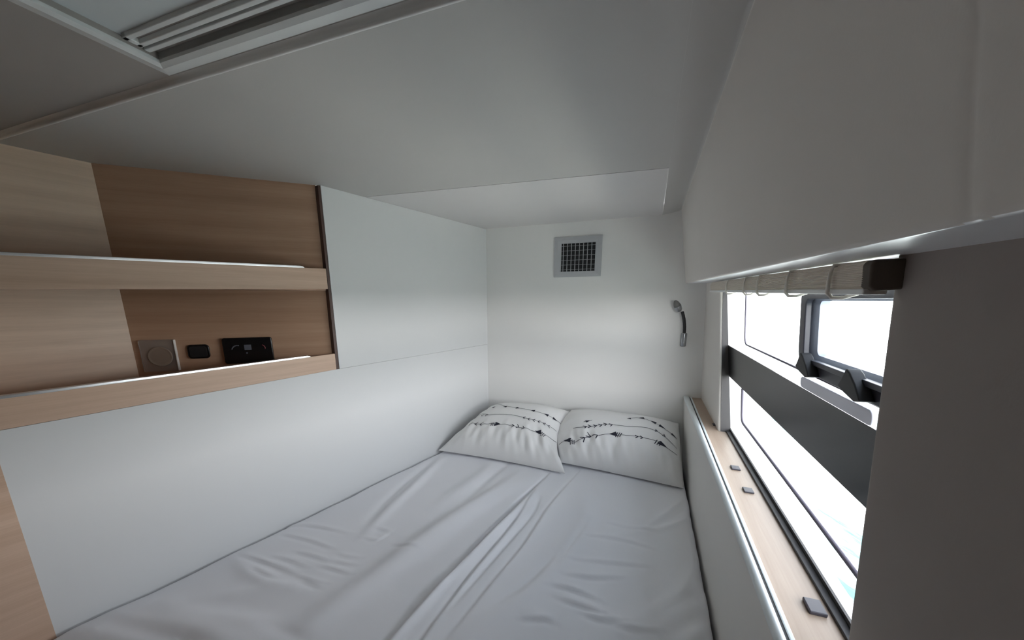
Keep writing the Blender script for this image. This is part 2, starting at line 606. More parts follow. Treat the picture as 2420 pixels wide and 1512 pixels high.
# trim along the ceiling step
bm = bmesh.new()
prof = [(T_STEP + 0.001, ZC - 0.001), (T_STEP - 0.0015, ZC - 0.0022), (T_STEP - 0.004, ZC - 0.0015), (T_STEP - 0.005, ZC + 0.001), (T_STEP - 0.0045, ZC + 0.004), (T_STEP - 0.0055, ZC + 0.008), (T_STEP - 0.008, ZR)]
add_loft(bm, [[P(r, t, z) for t, z in prof] for r in (-2.2, -1.5, -1.0, -0.5, 0.0, 0.11)])
tag(obj('trim_1', bm, M['trim_white'], smooth=True), kind='structure')

# wooden post at the aft end of the left wall
tag(obj('trim_2', box(PL(-0.075, -0.0004, 0.30), LT * 0.1055, -LN * 0.03, UP * (ZC + 0.02 - 0.30)), M['wood_left']), kind='structure')

# sea outside
bm = bmesh.new()
add_slab(bm, [Vector((-60, -60, -0.55)), Vector((160, -60, -0.55)), Vector((160, 160, -0.55)), Vector((-60, 160, -0.55))], UP * -0.2)
tag(obj('sea', bm, M['sea']), kind='structure')

# ================================================================ WINDOW
w1 = thing('window_1', P(0.28, 1.0, ZS), kind='structure')


def G(t, z, off=0.0):
    """point on the glass plane, off metres into the cabin"""
    return P(glassp(z) - off, t, z)


obj('pane', slab([G(GT0, GZ0), G(GT1, GZ0), G(GT1, GZ1), G(GT0, GZ1)], RV * 0.006), M['glass'], w1)
# dark seal round the opening
bm = bmesh.new()
outer = [G(t, z, 0.004) for t, z in round_rect(0.40, 1.61, 0.93, 1.46, 0.02)]
inner = [G(t, z, 0.004) for t, z in round_rect(0.44, 1.572, 0.963, 1.436, 0.02)]
add_ring(bm, outer, inner, RV * 0.004)
obj('seal', bm, M['seal'], w1)
bm = bmesh.new()
rows = []
for i in range(7):
    z = 0.951 + (1.455 - 0.951) * i / 6.0
    te = 1.424 + (1.518 - 1.424) * (z - 1.0) / 0.43 - 0.002
    rows.append([P(liner(z) + 0.007, te, z), P(glassp(z) - 0.002, te, z), P(glassp(z) - 0.002, 1.60, z), P(liner(z) + 0.007, 1.60, z)])
add_loft(bm, rows, close=True)
obj('jamb_seal', bm, M['seal'], w1)
bm = bmesh.new()
add_slab(bm, [P(0.2835, 0.40, ZS), P(0.300, 0.40, ZS), P(0.300, 1.44, ZS), P(0.2835, 1.44, ZS)], UP * 0.0055)
obj('sill_seal', bm, M['seal'], w1, bevel=0.001)
# black band across the middle
obj('middle_band', slab([G(0.43, 1.142, 0.0035), G(1.573, 1.142, 0.0035), G(1.573, 1.2475, 0.0035), G(0.43, 1.2475, 0.0035)], RV * 0.0025), M['gloss_black'], w1)
# gasket lines of the fixed panes


def gasket_path(tc, zc, ztop, r=0.022):
    pts = [G(tc, ztop, 0.002), G(tc, zc + r, 0.002)]
    for i in range(1, 6):
        a = RAD(90.0 * i / 6)
        pts.append(G(tc - r + r * math.cos(a), zc + r - r * math.sin(a), 0.002))
    pts += [G(tc - r, zc, 0.002), G(0.43, zc, 0.002)]
    return pts


obj('upper_gasket', add_tube(bmesh.new(), gasket_path(1.235, 1.277, 1.44), 0.0022, 8), M['gasket'], w1, smooth=True)
obj('lower_gasket', add_tube(bmesh.new(), gasket_path(1.250, 1.040, 1.142), 0.0036, 8), M['gasket'], w1, smooth=True)

# opening porthole set in the upper pane
pt = thing('porthole', G(0.64, 1.29, 0.0), 'small grey-framed opening porthole in the upper long window, held by two black latches', 'porthole')


def GR(t0, t1, z0, z1, rad, off):
    return [G(t, z, off) for t, z in round_rect(t0, t1, z0, z1, rad)]


bm = bmesh.new()
add_ring(bm, GR(0.47, 0.787, 1.297, 1.420, 0.018, 0.012), GR(0.49, 0.764, 1.305, 1.402, 0.012, 0.012), RV * 0.010)
obj('frame', bm, M['port_grey'], pt, bevel=0.002)
bm = bmesh.new()
add_ring(bm, GR(0.483, 0.770, 1.299, 1.408, 0.014, 0.002), GR(0.50, 0.752, 1.311, 1.399, 0.010, -0.004), RV * 0.012)
obj('reveal', bm, M['port_pale'], pt, smooth=False)
obj('hinge_bar', slab([G(0.47, 1.276, 0.006), G(0.735, 1.279, 0.006), G(0.735, 1.297, 0.006), G(0.47, 1.297, 0.006)], RV * 0.005), M['port_grey'], pt, bevel=0.0015)
for tcen in (0.733, 0.574):
    bm = bmesh.new()
    pr = [(-0.026, 1.281), (-0.010, 1.277), (0.018, 1.283), (0.034, 1.289), (0.024, 1.299), (0.013, 1.315), (0.004, 1.311), (-0.012, 1.298)]
    add_slab(bm, [G(tcen + a, z, 0.022) for a, z in pr], RV * 0.016)
    lt = obj('latch', bm, M['dark'], pt, bevel=0.002)
obj('frame_reflection', slab(GR(0.555, 0.790, 1.2485, 1.2685, 0.009, 0.0055), RV * 0.004), M['reflection_pale'], pt, bevel=0.0015)  # pale plate painting in the port frame's reflection

# ================================================================ LEDGE AND PADDED SIDE BOARD
sl = thing('window_ledge', P(0.25, 1.0, ZS), 'narrow beech ledge running below the long window, with four dark square pads', 'ledge')
obj('board', slab([P(0.2175, 0.0, ZS), P(0.305, 0.0, ZS), P(0.305, 1.90, ZS), P(0.2175, 1.90, ZS)], UP * -0.015), M['wood_sill'], sl)
bm = bmesh.new()
add_box(bm, P(0.2115, 0.0, ZS - 0.02), RV * 0.0065, TV * 1.885, UP * 0.0245)
obj('front_edging', bm, M['edge_white'], sl, bevel=0.0012)
obj('gap_shade_strip', box(P(0.2064, 0.0, ZS - 0.02), RV * 0.0055, TV * 1.88, UP * 0.0225), M['dark'], sl)  # black strip added in the open gap to paint its shade
for (r, t, w, l, h) in ((0.262, 1.484, 0.020, 0.024, 0.003), (0.254, 1.094, 0.021, 0.026, 0.004), (0.257, 0.964, 0.021, 0.025, 0.004), (0.2655, 0.594, 0.022, 0.030, 0.006)):
    obj('pad', box(P(r - w / 2, t - l / 2, ZS), RV * w, TV * l, UP * h), M['pad_grey'], sl, bevel=0.0015)

sb = thing('padded_side_board', P(0.2, 1.0, 0.46), 'ivory padded board closing the window side of the bunk, white edging on top', 'side board')
bm = bmesh.new()
rows = []
for t in (0.10, 0.4, 0.7, 1.0, 1.3, 1.6, 1.80, 1.885):
    k = max(0.0, t - 1.1) * 0.018
    row = [P(0.2035, t, 0.46), P(0.2030, t, 0.66), P(0.199 - k * 0.3, t, 0.80), P(0.195 - k * 0.7, t, 0.92)]
    for i in range(6):
        a = RAD(90.0 * i / 5)
        row.append(P(0.195 - k * 0.7 + 0.007 * (1 - math.cos(a)), t, 0.942 + 0.009 * math.sin(a)))
    row += [P(0.2060, t, 0.952), P(0.2060, t, 0.46)]
    rows.append(row)
vs = add_loft(bm, rows, close=True)
bm.faces.new(vs[0])
bm.faces.new(vs[-1][::-1])
obj('cushion', bm, M['board_vinyl'], sb, smooth=True)
bm = bmesh.new()
rows = []
for t in (0.10, 0.4, 0.7, 1.0, 1.3, 1.6, 1.80, 1.885):
    k = max(0.0, t - 1.1) * 0.018
    r0 = 0.192 - k * 0.7
    rows.append([P(r0, t, 0.9495), P(r0 + 0.002, t, 0.9555), P(r0 + 0.007, t, 0.9585), P(0.2040, t, 0.958), P(0.2062, t, 0.955), P(0.2062, t, 0.944), P(0.199, t, 0.944)])
vs = add_loft(bm, rows, close=True)
bm.faces.new(vs[0])
bm.faces.new(vs[-1][::-1])
obj('top_edging', bm, M['edge_white'], sb, smooth=True)

# ================================================================ PLEATED BLIND
bl = thing('pleated_blind', P(0.21, 1.0, 1.41), 'beige pleated fabric blind folded up at the top of the long window', 'blind')
BL0, BL1 = 0.487, 1.585


def blind_z(t):
    return soffit_z(t) - 0.0035


bm = bmesh.new()
NP = 15
rows = []
for i in range(2):
    t = (BL0 + 0.012, BL1)[i]
    zt, row = blind_z(t), []
    zb = zt - 0.0285
    row.append(P(0.229, t, zt))
    for k in range(2 * NP + 1):
        z = zt + (zb - zt) * k / (2 * NP)
        bulge = 0.003 * math.sin(math.pi * k / (2 * NP))
        row.append(P(0.2075 - bulge + (0.0012 if k % 2 else -0.0004), t, z))
    row.append(P(0.229, t, zb))
    rows.append(row)
vs = add_loft(bm, rows, close=True)
bm.faces.new(vs[0])
bm.faces.new(vs[-1][::-1])
obj('fabric_stack', bm, M['blind_fabric'], bl)
# dark end
zt = blind_z(BL0)
bm = bmesh.new()
pr = [(0.204, zt - 0.004), (0.207, zt), (0.2345, zt), (0.2345, zt - 0.029), (0.211, zt - 0.031), (0.206, zt - 0.026)]
add_slab(bm, [P(r, BL0 - 0.002, z) for r, z in pr], TV * 0.018)
obj('end_cap', bm, M['blind_dark'], bl, bevel=0.003)
bm = bmesh.new()
t0, t1 = BL0 + 0.006, BL1 + 0.004
za, zb = blind_z(t0) - 0.0345, blind_z(t1) - 0.0335
add_slab(bm, [P(0.205, t0, za), P(0.225, t0, za), P(0.225, t0, za + 0.006), P(0.205, t0, za + 0.006)], P(0, t1 - t0, zb - za) - P(0, 0, 0))
obj('bottom_rail', bm, M['rail_white'], bl, bevel=0.0015)
for (t, w) in ((0.568, 0.0032), (0.722, 0.0032), (0.900, 0.0032), (1.02, 0.003), (1.24, 0.003)):
    zt = blind_z(t)
    pts = [P(0.222, t, zt), P(0.2035, t, zt - 0.001), P(0.2012, t - 0.001, zt - 0.010), P(0.2012, t, zt - 0.022), P(0.2022, t + 0.001, zt - 0.033), P(0.206, t - 0.003, zt - 0.0385), P(0.214, t - 0.012, zt - 0.0385), P(0.224, t - 0.02, zt - 0.034)]
    obj('tie_cord', add_tube(bmesh.new(), pts, 0.0022, 8), M['cord'], bl, smooth=True)

# ================================================================ ROOF HATCH
rh = thing('roof_hatch', P(-0.38, 0.22, ZR), 'grey-white roof hatch with a closed flat blind and slotted blind bars', 'hatch')
bm = bmesh.new()
# bevelled frame round the opening
loops = [(0.031, 0.0), (0.027, -0.005), (0.008, -0.008), (0.0, -0.005), (0.0, 0.030)]
rows = []
for d, dz in loops:
    rows.append([P(HR0 - d, HT0 - d, ZR + dz), P(HR1 + d, HT0 - d, ZR + dz), P(HR1 + d, HT1 + d, ZR + dz), P(HR0 - d, HT1 + d, ZR + dz)])
add_loft(bm, rows, close=True)
obj('frame', bm, M['hatch_white'], rh)
obj('blind', slab([P(HR0, HT0, ZR + 0.008), P(HR1, HT0, ZR + 0.008), P(HR1, 0.420, ZR + 0.008), P(HR0, 0.420, ZR + 0.008)], UP * 0.004), M['blind_screen'], rh)
BW = HR1 - HR0 - 0.008
bm = bmesh.new()
add_box(bm, P(HR0 + 0.004, 0.4178, ZR + 0.002), RV * BW, TV * 0.0078, UP * 0.012)
add_box(bm, P(HR0 + 0.004, 0.4178, ZR + 0.002), RV * 0.010, TV * 0.024, UP * 0.012)
add_box(bm, P(HR0 + 0.004, 0.4349, ZR + 0.002), RV * BW, TV * 0.0074, UP * 0.012)
obj('blind_handle', bm, M['hatch_white'], rh, bevel=0.0012)
obj('handle_recess', slab([P(HR0 + 0.004, 0.423, ZR + 0.0085), P(HR1, 0.423, ZR + 0.0085), P(HR1, 0.437, ZR + 0.0085), P(HR0 + 0.004, 0.437, ZR + 0.0085)], UP * 0.003), M['hatch_grey'], rh)
obj('slot_seal', slab([P(HR0 + 0.002, 0.441, ZR + 0.006), P(HR1, 0.441, ZR + 0.006), P(HR1, 0.448, ZR + 0.006), P(HR0 + 0.002, 0.448, ZR + 0.006)], UP * 0.004), M['dark'], rh)
obj('rear_bar', box(P(HR0 + 0.002, 0.4462, ZR + 0.002), RV * (HR1 - HR0 - 0.004), TV * 0.0078, UP * 0.012), M['hatch_white'], rh, bevel=0.0012)
obj('channel', slab([P(HR0, 0.452, ZR + 0.010), P(HR1, 0.452, ZR + 0.010), P(HR1, HT1, ZR + 0.010), P(HR0, HT1, ZR + 0.010)], UP * 0.003), M['hatch_grey'], rh)

# ================================================================ CORNER SHELF
cs = thing('corner_shelf', PL(0.4, 0.1, 1.143), 'two-tier beech corner shelf cut into the left wall, with raised front rails', 'shelf')
CA = Vector((-1.169, 1.139, 0))                 # inner corner
CE = Vector((-0.652, 1.342, 0))                 # meets the wall
DD = (CE - CA).normalized()
DN = Vector((DD.y, -DD.x, 0))
Z0S, Z1S = 1.143, ZC + 0.01
obj('back_panel', slab([CA + UP * Z0S, CE + UP * Z0S, CE + UP * Z1S, CA + UP * Z1S], -DN * 0.012), M['wood_shaded'], cs)
obj('side_panel', slab([PL(0.03, 0.331, Z0S), CA + UP * Z0S, CA + UP * Z1S, PL(0.03, 0.331, Z1S)], -LN * 0.012), M['wood_lit'], cs)
obj('end_panel', slab([PL(0.03, 0.0, Z0S), PL(0.03, 0.343, Z0S), PL(0.03, 0.343, Z1S), PL(0.03, 0.0, Z1S)], -LT * 0.04), M['wood_lit'], cs)


def shelf_board(z):
    f = PL(0.03, 0.012, z)
    e = PL(0.775, 0.012, z)
    return slab([f, e, Vector((CE.x, CE.y, z)), Vector((CA.x, CA.y, z)), PL(0.03, 0.331, z)], UP * 0.014)


obj('shelf', shelf_board(1.1445), M['wood_shaded'], cs)
obj('shelf', shelf_board(1.433), M['wood_shaded'], cs)
# rails: (t, bottom, top) along the wall
for nm, z0a, z0b, z1a, z1b, tend, ttop in (('upper', 1.4195, 1.438, 1.485, 1.5065, 0.705, 0.7755), ('lower', 1.1435, 1.1545, 1.207, 1.2125, 0.691, 0.7755)):
    t0, t1 = 0.03, 0.778
    rail = obj('front_rail', slab([PL(t0, -0.0005, z0a), PL(t1, -0.0005, z0b), PL(t1, -0.0005, z1b), PL(t0, -0.0005, z1a)], -LN * 0.014), M['wood_left'], cs, bevel=0.0015)
    f = (tend - t0) / (t1 - t0)
    zt = z1a + (z1b - z1a) * f
    bm = bmesh.new()
    h = 0.0055
    pts = [PL(t0, -0.001, z1a - 0.001), PL(tend, -0.001, zt - 0.001), PL(tend - 0.006, -0.001, zt + h * 0.75), PL(tend - 0.014, -0.001, zt + h), PL(t0, -0.001, z1a + h)]
    add_slab(bm, pts, -LN * 0.015)
    obj('edge_strip', bm, M['metal'], rail, bevel=0.001)
obj('edge_trim', slab([PL(0.7785, 0.0005, 1.1535), PL(0.788, 0.0005, 1.1535), PL(0.789, 0.0005, ZC - 0.003), PL(0.7805, 0.0005, ZC - 0.003)], -LN * 0.02), M['edge_brown'], cs)

# ---------------------------------------------------------------- plates on the shelf's back panel


def D(u, z, off=0.0):
    return CA + DD * u + UP * z + DN * off


sw = thing('switch_plate', D(0.06, 1.18), 'clear acrylic switch plate low on the shelf back panel, beside the shelf corner', 'switch')
obj('plate', slab([D(a, z, 0.0005) for a, z in round_rect(0.018, 0.105, 1.180, 1.280, 0.004)], DN * 0.008), M['acrylic'], sw, bevel=0.001)
obj('edge_bar', box(D(0.1045, 1.181, 0.0005), DD * 0.0035, UP * 0.098, DN * 0.010), M['trim_white'], sw, bevel=0.001)
bm = bmesh.new()
add_lathe(bm, D(0.066, 1.228, 0.0088), DN, [(0, 0.031), (0.0015, 0.031), (0.0025, 0.029), (0.0018, 0.024), (0.0018, 0.001)], 32)
obj('rocker', bm, M['switch_grey'], sw, smooth=False)

so = thing('socket', D(0.163, 1.215), 'small black rounded socket between the clear switch plate and the black panel', 'socket')
obj('body', slab([D(a, z, 0.0005) for a, z in round_rect(0.135, 0.193, 1.2155, 1.261, 0.011)], DN * 0.007), M['gloss_black'], so, bevel=0.0025)
obj('face', slab([D(a, z, 0.0076) for a, z in round_rect(0.141, 0.187, 1.221, 1.2555, 0.007)], DN * 0.0012), M['dark'], so, bevel=0.0005)

cp = thing('control_panel', D(0.30, 1.195), 'wide black control panel with a dial and small grey display, on the shelf back panel', 'control panel')
obj('body', slab([D(a, z, 0.0005) for a, z in round_rect(0.231, 0.3715, 1.194, 1.279, 0.007)], DN * 0.012), M['gloss_black'], cp, bevel=0.003)
bm = bmesh.new()
for uc in (0.268, 0.340):
    b2 = bmesh.new()
pts = [D(0.272 + 0.017 * math.cos(RAD(a)), 1.237 + 0.017 * math.sin(RAD(a)), 0.0128) for a in range(75, 166, 9)]
obj('dial_mark', add_tube(bmesh.new(), pts, 0.0022, 6), M['display'], cp, smooth=True)
bm.free()
obj('display', slab([D(a, z, 0.0125) for a, z in round_rect(0.291, 0.311, 1.238, 1.2555, 0.001)], DN * 0.0008), M['display'], cp)
obj('button', add_lathe(bmesh.new(), D(0.2965, 1.228, 0.0125), DN, [(0, 0.0028), (0.001, 0.0028), (0.0014, 0.002)], 12), M['display'], cp)
pts = [D(0.338 + 0.012 * math.cos(RAD(a)), 1.242 + 0.012 * math.sin(RAD(a)), 0.0128) for a in range(-10, 75, 10)]
obj('indicator', add_tube(bmesh.new(), pts, 0.0018, 6), M['red_led'], cp, smooth=True)

# ================================================================ AIR VENT on the back wall


def bu(x):  # distance along the back wall from x = 0
    return x / BT.x


u0, u1, zv0, zv1 = bu(0.2155), bu(0.4325), 1.5145, 1.704
av = thing('air_vent', PB((u0 + u1) / 2, 0, zv0), 'square grey air vent with a black grid, high on the white back wall', 'vent')
iu0, iu1, iz0, iz1 = bu(0.248), bu(0.404), 1.541, 1.6735
bm = bmesh.new()
rows = []
for (d, off) in ((0.0, 0.0), (0.0, 0.005), (0.003, 0.008), (0.5, 0.010), (0.94, 0.009), (1.0, 0.006), (1.0, -0.0)):
    rows.append([PB(a0 + (b0 - a0) * d, off, c0 + (d0 - c0) * d) for a0, b0, c0, d0 in ((u0, iu0, zv0, iz0), (u1, iu1, zv0, iz0), (u1, iu1, zv1, iz1), (u0, iu0, zv1, iz1))])
add_loft(bm, rows, close=True)
obj('frame', bm, M['vent_grey'], av)
obj('duct', slab([PB(iu0 - 0.002, 0.0006, iz0 - 0.002), PB(iu1 + 0.002, 0.0006, iz0 - 0.002), PB(iu1 + 0.002, 0.0006, iz1 + 0.002), PB(iu0 - 0.002, 0.0006, iz1 + 0.002)], BN * 0.0005), M['dark'], av)
w = iu1 - iu0
for k in range(8):
    uc = iu0 + w * (0.065 + 0.1185 * k)
    obj('vertical_slat', box(PB(uc - 0.0014, 0.0045, iz0), BT * 0.0028, BN * 0.0035, UP * (iz1 - iz0)), M['vent_slat'], av)
for k in range(6):
    zc = iz0 + (iz1 - iz0) * (0.07 + 0.168 * k)
    obj('horizontal_slat', box(PB(iu0, 0.0018, zc - 0.0007), BT * w, BN * 0.0022, UP * 0.0014), M['vent_slat'], av)

# ================================================================ READING LIGHT on the back wall
ub = bu(0.797)
rl = thing('reading_light', PB(ub, 0, 1.19), 'black gooseneck reading light with chrome head, high beside the window recess', 'lamp')
bm = bmesh.new()
add_lathe(bm, PB(ub, 0.0135, 1.192), UP, [(0, 0.009), (0.001, 0.0115), (0.003, 0.0125), (0.058, 0.0125), (0.061, 0.0115), (0.0625, 0.007)], 24)
obj('base', bm, M['chrome'], rl, smooth=True)
pts = []
for i in range(17):
    a = i / 16.0
    pts.append(PB(ub - 0.018 * a ** 2.2, 0.0135 + 0.012 * a, 1.250 + 0.100 * a))
bm = bmesh.new()
add_tube(bm, pts, [0.0066 + 0.0004 * (i % 2) for i in range(17)], 12)
obj('gooseneck', bm, M['dark'], rl, smooth=True)
hd = (BT * -0.42 + UP * 0.86 + BN * 0.25).normalized()
bm = bmesh.new()
hb = pts[-1] + BT * -0.012 + UP * 0.004
add_lathe(bm, hb, hd, [(-0.004, 0.002), (-0.002, 0.009), (0.004, 0.0135), (0.012, 0.0150), (0.018, 0.0158), (0.024, 0.0165)], 24)
obj('head', bm, M['chrome'], rl, smooth=True)
bm = bmesh.new()
add_lathe(bm, hb, hd, [(0.022, 0.0155), (0.030, 0.0150), (0.042, 0.0115), (0.051, 0.0055), (0.053, 0.001)], 24)
obj('shade', bm, mat_plain('smoked_grey_shade', (0.17, 0.17, 0.165), 0.4), rl, smooth=True)

# ================================================================ BED SHEET
#  creases and folds drawn on the sheet as polylines (kind, height, width, points)
FOLDS = [
    ('s', 0.020, 0.030, [(1300, 1122), (1232, 1182), (1105, 1325), (930, 1512), (860, 1590)]),
    ('r', 0.012, 0.040, [(1275, 1120), (1160, 1178), (1000, 1290), (800, 1430), (700, 1512)]),
    ('r', 0.009, 0.014, [(1265, 1172), (1150, 1285), (960, 1482), (900, 1560)]),
    ('v', 0.012, 0.010, [(1290, 1130), (1238, 1178), (1130, 1300), (1060, 1380)]),
    ('s', 0.012, 0.025, [(1268, 1160), (1212, 1250), (1110, 1370), (1010, 1500), (960, 1580)]),
    ('v', 0.008, 0.008, [(1275, 1180), (1262, 1215), (1180, 1310), (1050, 1460)]),
    ('s', 0.009, 0.030, [(1368, 1118), (1290, 1210), (1240, 1292), (1150, 1400), (1050, 1530)]),
    ('r', 0.007, 0.030, [(1385, 1165), (1388, 1240), (1312, 1345), (1250, 1410), (1120, 1500), (1060, 1570)]),
    ('v', 0.005, 0.010, [(1392, 1230), (1370, 1262), (1320, 1330), (1305, 1352)]),
    ('v', 0.005, 0.012, [(1330, 1300), (1240, 1390), (1160, 1440)]),
    ('r', 0.008, 0.022, [(1048, 1082), (980, 1150), (905, 1225), (860, 1270)]),
    ('v', 0.006, 0.020, [(1030, 1085), (950, 1150), (870, 1235)]),
    ('r', 0.006, 0.030, [(1170, 1095), (1140, 1125), (1030, 1200)]),
    ('v', 0.006, 0.018, [(1215, 1090), (1170, 1120), (1090, 1190)]),
    ('r', 0.006, 0.026, [(1250, 1105), (1190, 1150), (1050, 1240), (920, 1330)]),
    # cluster of short creases on the left half
    ('s', 0.0040, 0.012, [(640, 1248), (720, 1240), (825, 1264)]),
    ('s', 0.0040, 0.010, [(670, 1265), (730, 1280), (785, 1300)]),
    ('s', 0.0045, 0.012, [(570, 1312), (640, 1338), (700, 1362)]),
    ('s', 0.0045, 0.010, [(600, 1345), (625, 1360), (650, 1372)]),
    ('s', 0.0035, 0.010, [(640, 1318), (690, 1330), (725, 1345)]),
    ('s', 0.0035, 0.009, [(700, 1308), (740, 1318), (775, 1330)]),
    ('s', 0.0035, 0.009, [(760, 1342), (800, 1352), (830, 1362)]),
    ('s', 0.0035, 0.008, [(700, 1365), (740, 1378), (770, 1385)]),
    ('s', 0.0035, 0.008, [(715, 1378), (745, 1388), (760, 1394)]),
    ('s', 0.0030, 0.008, [(790, 1330), (815, 1336), (840, 1340)]),
    ('s', 0.0030, 0.008, [(800, 1312), (825, 1320), (850, 1322)]),
    ('s', 0.0035, 0.010, [(860, 1275), (890, 1282), (925, 1262)]),
    ('s', 0.0030, 0.010, [(890, 1252), (905, 1256), (922, 1262)]),
    ('s', 0.0030, 0.010, [(930, 1290), (960, 1300), (990, 1306)]),
    ('r', 0.0040, 0.020, [(560, 1322), (585, 1355), (640, 1385), (720, 1400)]),
    ('r', 0.0060, 0.030, [(380, 1420), (430, 1432), (560, 1410), (680, 1390)]),
    # soft folds at the lower left
    ('r', 0.009, 0.030, [(150, 1492), (260, 1500), (420, 1530)]),
    ('r', 0.009, 0.028, [(230, 1445), (330, 1475), (480, 1500), (600, 1540)]),
    ('v', 0.006, 0.022, [(250, 1480), (340, 1500), (460, 1530)]),
    ('r', 0.007, 0.028, [(300, 1425), (420, 1455), (600, 1480), (690, 1512)]),
    ('v', 0.004, 0.018, [(610, 1480), (680, 1505), (730, 1530)]),
    # right half: slack waves
    ('r', 0.0040, 0.016, [(1620, 1170), (1590, 1205), (1510, 1262), (1450, 1270)]),
    ('r', 0.0040, 0.014, [(1640, 1215), (1600, 1240), (1520, 1262)]),
    ('s', 0.0035, 0.014, [(1440, 1242), (1500, 1252), (1560, 1258)]),
    ('s', 0.0035, 0.014, [(1390, 1270), (1470, 1278), (1550, 1300)]),
    ('s', 0.0040, 0.016, [(1345, 1325), (1420, 1332), (1540, 1340)]),
    ('s', 0.0050, 0.018, [(1335, 1362), (1400, 1370), (1470, 1366)]),
    ('s', 0.0055, 0.018, [(1300, 1390), (1340, 1395), (1410, 1420)]),
    ('s', 0.0055, 0.018, [(1320, 1420), (1370, 1435), (1420, 1450)]),
    ('s', 0.0050, 0.018, [(1230, 1470), (1290, 1468), (1310, 1478)]),
    ('s', 0.0050, 0.018, [(1380, 1455), (1420, 1468), (1470, 1470)]),
    ('s', 0.0045, 0.018, [(1450, 1478), (1500, 1492), (1560, 1496)]),
    ('r', 0.0055, 0.022, [(1650, 1330), (1610, 1400), (1550, 1440), (1450, 1500)]),
    ('r', 0.0055, 0.020, [(1655, 1430), (1590, 1460), (1520, 1512)]),
    ('r', 0.0045, 0.018, [(1680, 1480), (1640, 1500), (1600, 1540)]),
    ('r', 0.0035, 0.030, [(1480, 1160), (1450, 1230), (1400, 1300)]),
]


def fold_height(X, Y):
    """X, Y: arrays of r, t on the bunk"""
    Z = np.zeros_like(X)
    for kind, h, w, pix in FOLDS:
        pts = np.array([on_bed(*p) for p in pix])
        # smooth the polyline
        m = len(pts)
        tt = np.linspace(0, m - 1, 8 * m)
        sm = np.stack([np.interp(tt, np.arange(m), pts[:, k]) for k in (0, 1)], 1)
        for _ in range(10):
            sm[1:-1] = 0.25 * sm[:-2] + 0.5 * sm[1:-1] + 0.25 * sm[2:]
        seg = np.diff(sm, axis=0)
        ln = np.hypot(seg[:, 0], seg[:, 1])
        cum = np.concatenate([[0], np.cumsum(ln)])
        tot = cum[-1]
        best = np.full(X.shape, 1e9)
        sd = np.zeros_like(X)
        par = np.zeros_like(X)
        for i in range(len(seg)):
            dx, dy = X - sm[i, 0], Y - sm[i, 1]
            q = np.clip((dx * seg[i, 0] + dy * seg[i, 1]) / (ln[i] ** 2 + 1e-12), 0, 1)
            ex, ey = dx - q * seg[i, 0], dy - q * seg[i, 1]
            dd = np.hypot(ex, ey)
            cr = seg[i, 0] * dy - seg[i, 1] * dx
            up = dd < best
            best = np.where(up, dd, best)
            sd = np.where(up, np.where(cr >= 0, dd, -dd), sd)
            par = np.where(up, (cum[i] + q * ln[i]) / tot, par)
        # fade in and out along the fold
        h = h * (1.5 if kind == 's' and h < 0.006 else 1.0)
        fade = np.sin(np.pi * np.clip(par, 0, 1) * 0.96 + 0.06) ** 0.6
        if kind == 'r':
            Z += 1.35 * h * np.exp(-(best / w) ** 2) * fade
        elif kind == 'v':
            Z -= 1.2 * h * np.exp(-(best / w) ** 2) * fade
        else:   # a tuck: steep on one side, sloping away on the other
            step = 1.0 / (1.0 + np.exp(-np.clip(sd / 0.0025, -40, 40)))
            Z += h * fade * step * np.exp(-np.maximum(sd, 0) / w) * np.exp(-(np.minimum(sd, 0) / w) ** 2)
            Z -= 0.35 * h * fade * np.exp(-((sd + 0.006) / 0.008) ** 2)
    return Z


def sheet_base(X, Y, U):
    """resting height: a little crowned, with long slack undulations"""
    z = ZB + 0.006 * np.sin(np.pi * U) ** 0.8
    z += 0.0018 * np.sin(9 * X + 5 * Y) * np.cos(7 * Y - 3 * X) + 0.0012 * np.sin(17 * X - 11 * Y + 1.0)
    z += 0.003 * (1 - U)
    return z


NU, NT = 330, 300
tgrid = np.linspace(0.16, 1.0, NT)
rows_r, rows_t = np.zeros((NT, NU)), np.zeros((NT, NU))
ugrid = np.linspace(0, 1, NU)
R_RIGHT = 0.194
n415 = Vector((0.415, 1, 0))
for i in range(NT):
    f = i / (NT - 1.0)
    for_t = 0.16 + f * (1.0)
    # rows run from the foot of the bunk to the back wall
    tl0, tr0 = 0.16, 0.16
    for_l = 0.16 + f * (back_t(-0.87) - 0.008 - 0.16)
    for_r = 0.16 + f * (back_t(R_RIGHT) - 0.008 - 0.16)
    t_row = for_l + (for_r - for_l) * ugrid
    r_left = left_r(for_l) + 0.012
    rows_r[i] = r_left + (R_RIGHT - r_left) * ugrid
    rows_t[i] = t_row
UU = np.broadcast_to(ugrid, rows_r.shape)
ZZ = sheet_base(rows_r, rows_t, UU) + fold_height(rows_r, rows_t)
# sides roll down into the gaps
width = R_RIGHT - rows_r[:, :1]
dl = UU * width
dr = (1 - UU) * width
wob = 0.004 * np.sin(rows_t * 23) + 0.003 * np.sin(rows_t * 41 + 1)
roll = 0.022
for dd, amp in ((dl + wob * 0.4, 1.0), (dr + wob * 0.5, 1.0)):
    k = np.clip(1 - dd / roll, 0, 1)
    ZZ -= amp * 0.016 * (1 - np.sqrt(np.clip(1 - k ** 2, 0, 1)))


def sheet_z(r, t):
    i = np.argmin((rows_r - r) ** 2 + (rows_t - t) ** 2)
    return float(ZZ.flat[i])


bm = bmesh.new()
grid = []
for i in range(NT):
    grid.append([bm.verts.new(P(rows_r[i, j], rows_t[i, j], ZZ[i, j])) for j in range(NU)])
for i in range(NT - 1):
    a, b = grid[i], grid[i + 1]
    for j in range(NU - 1):
        bm.faces.new((a[j], a[j + 1], b[j + 1], b[j]))
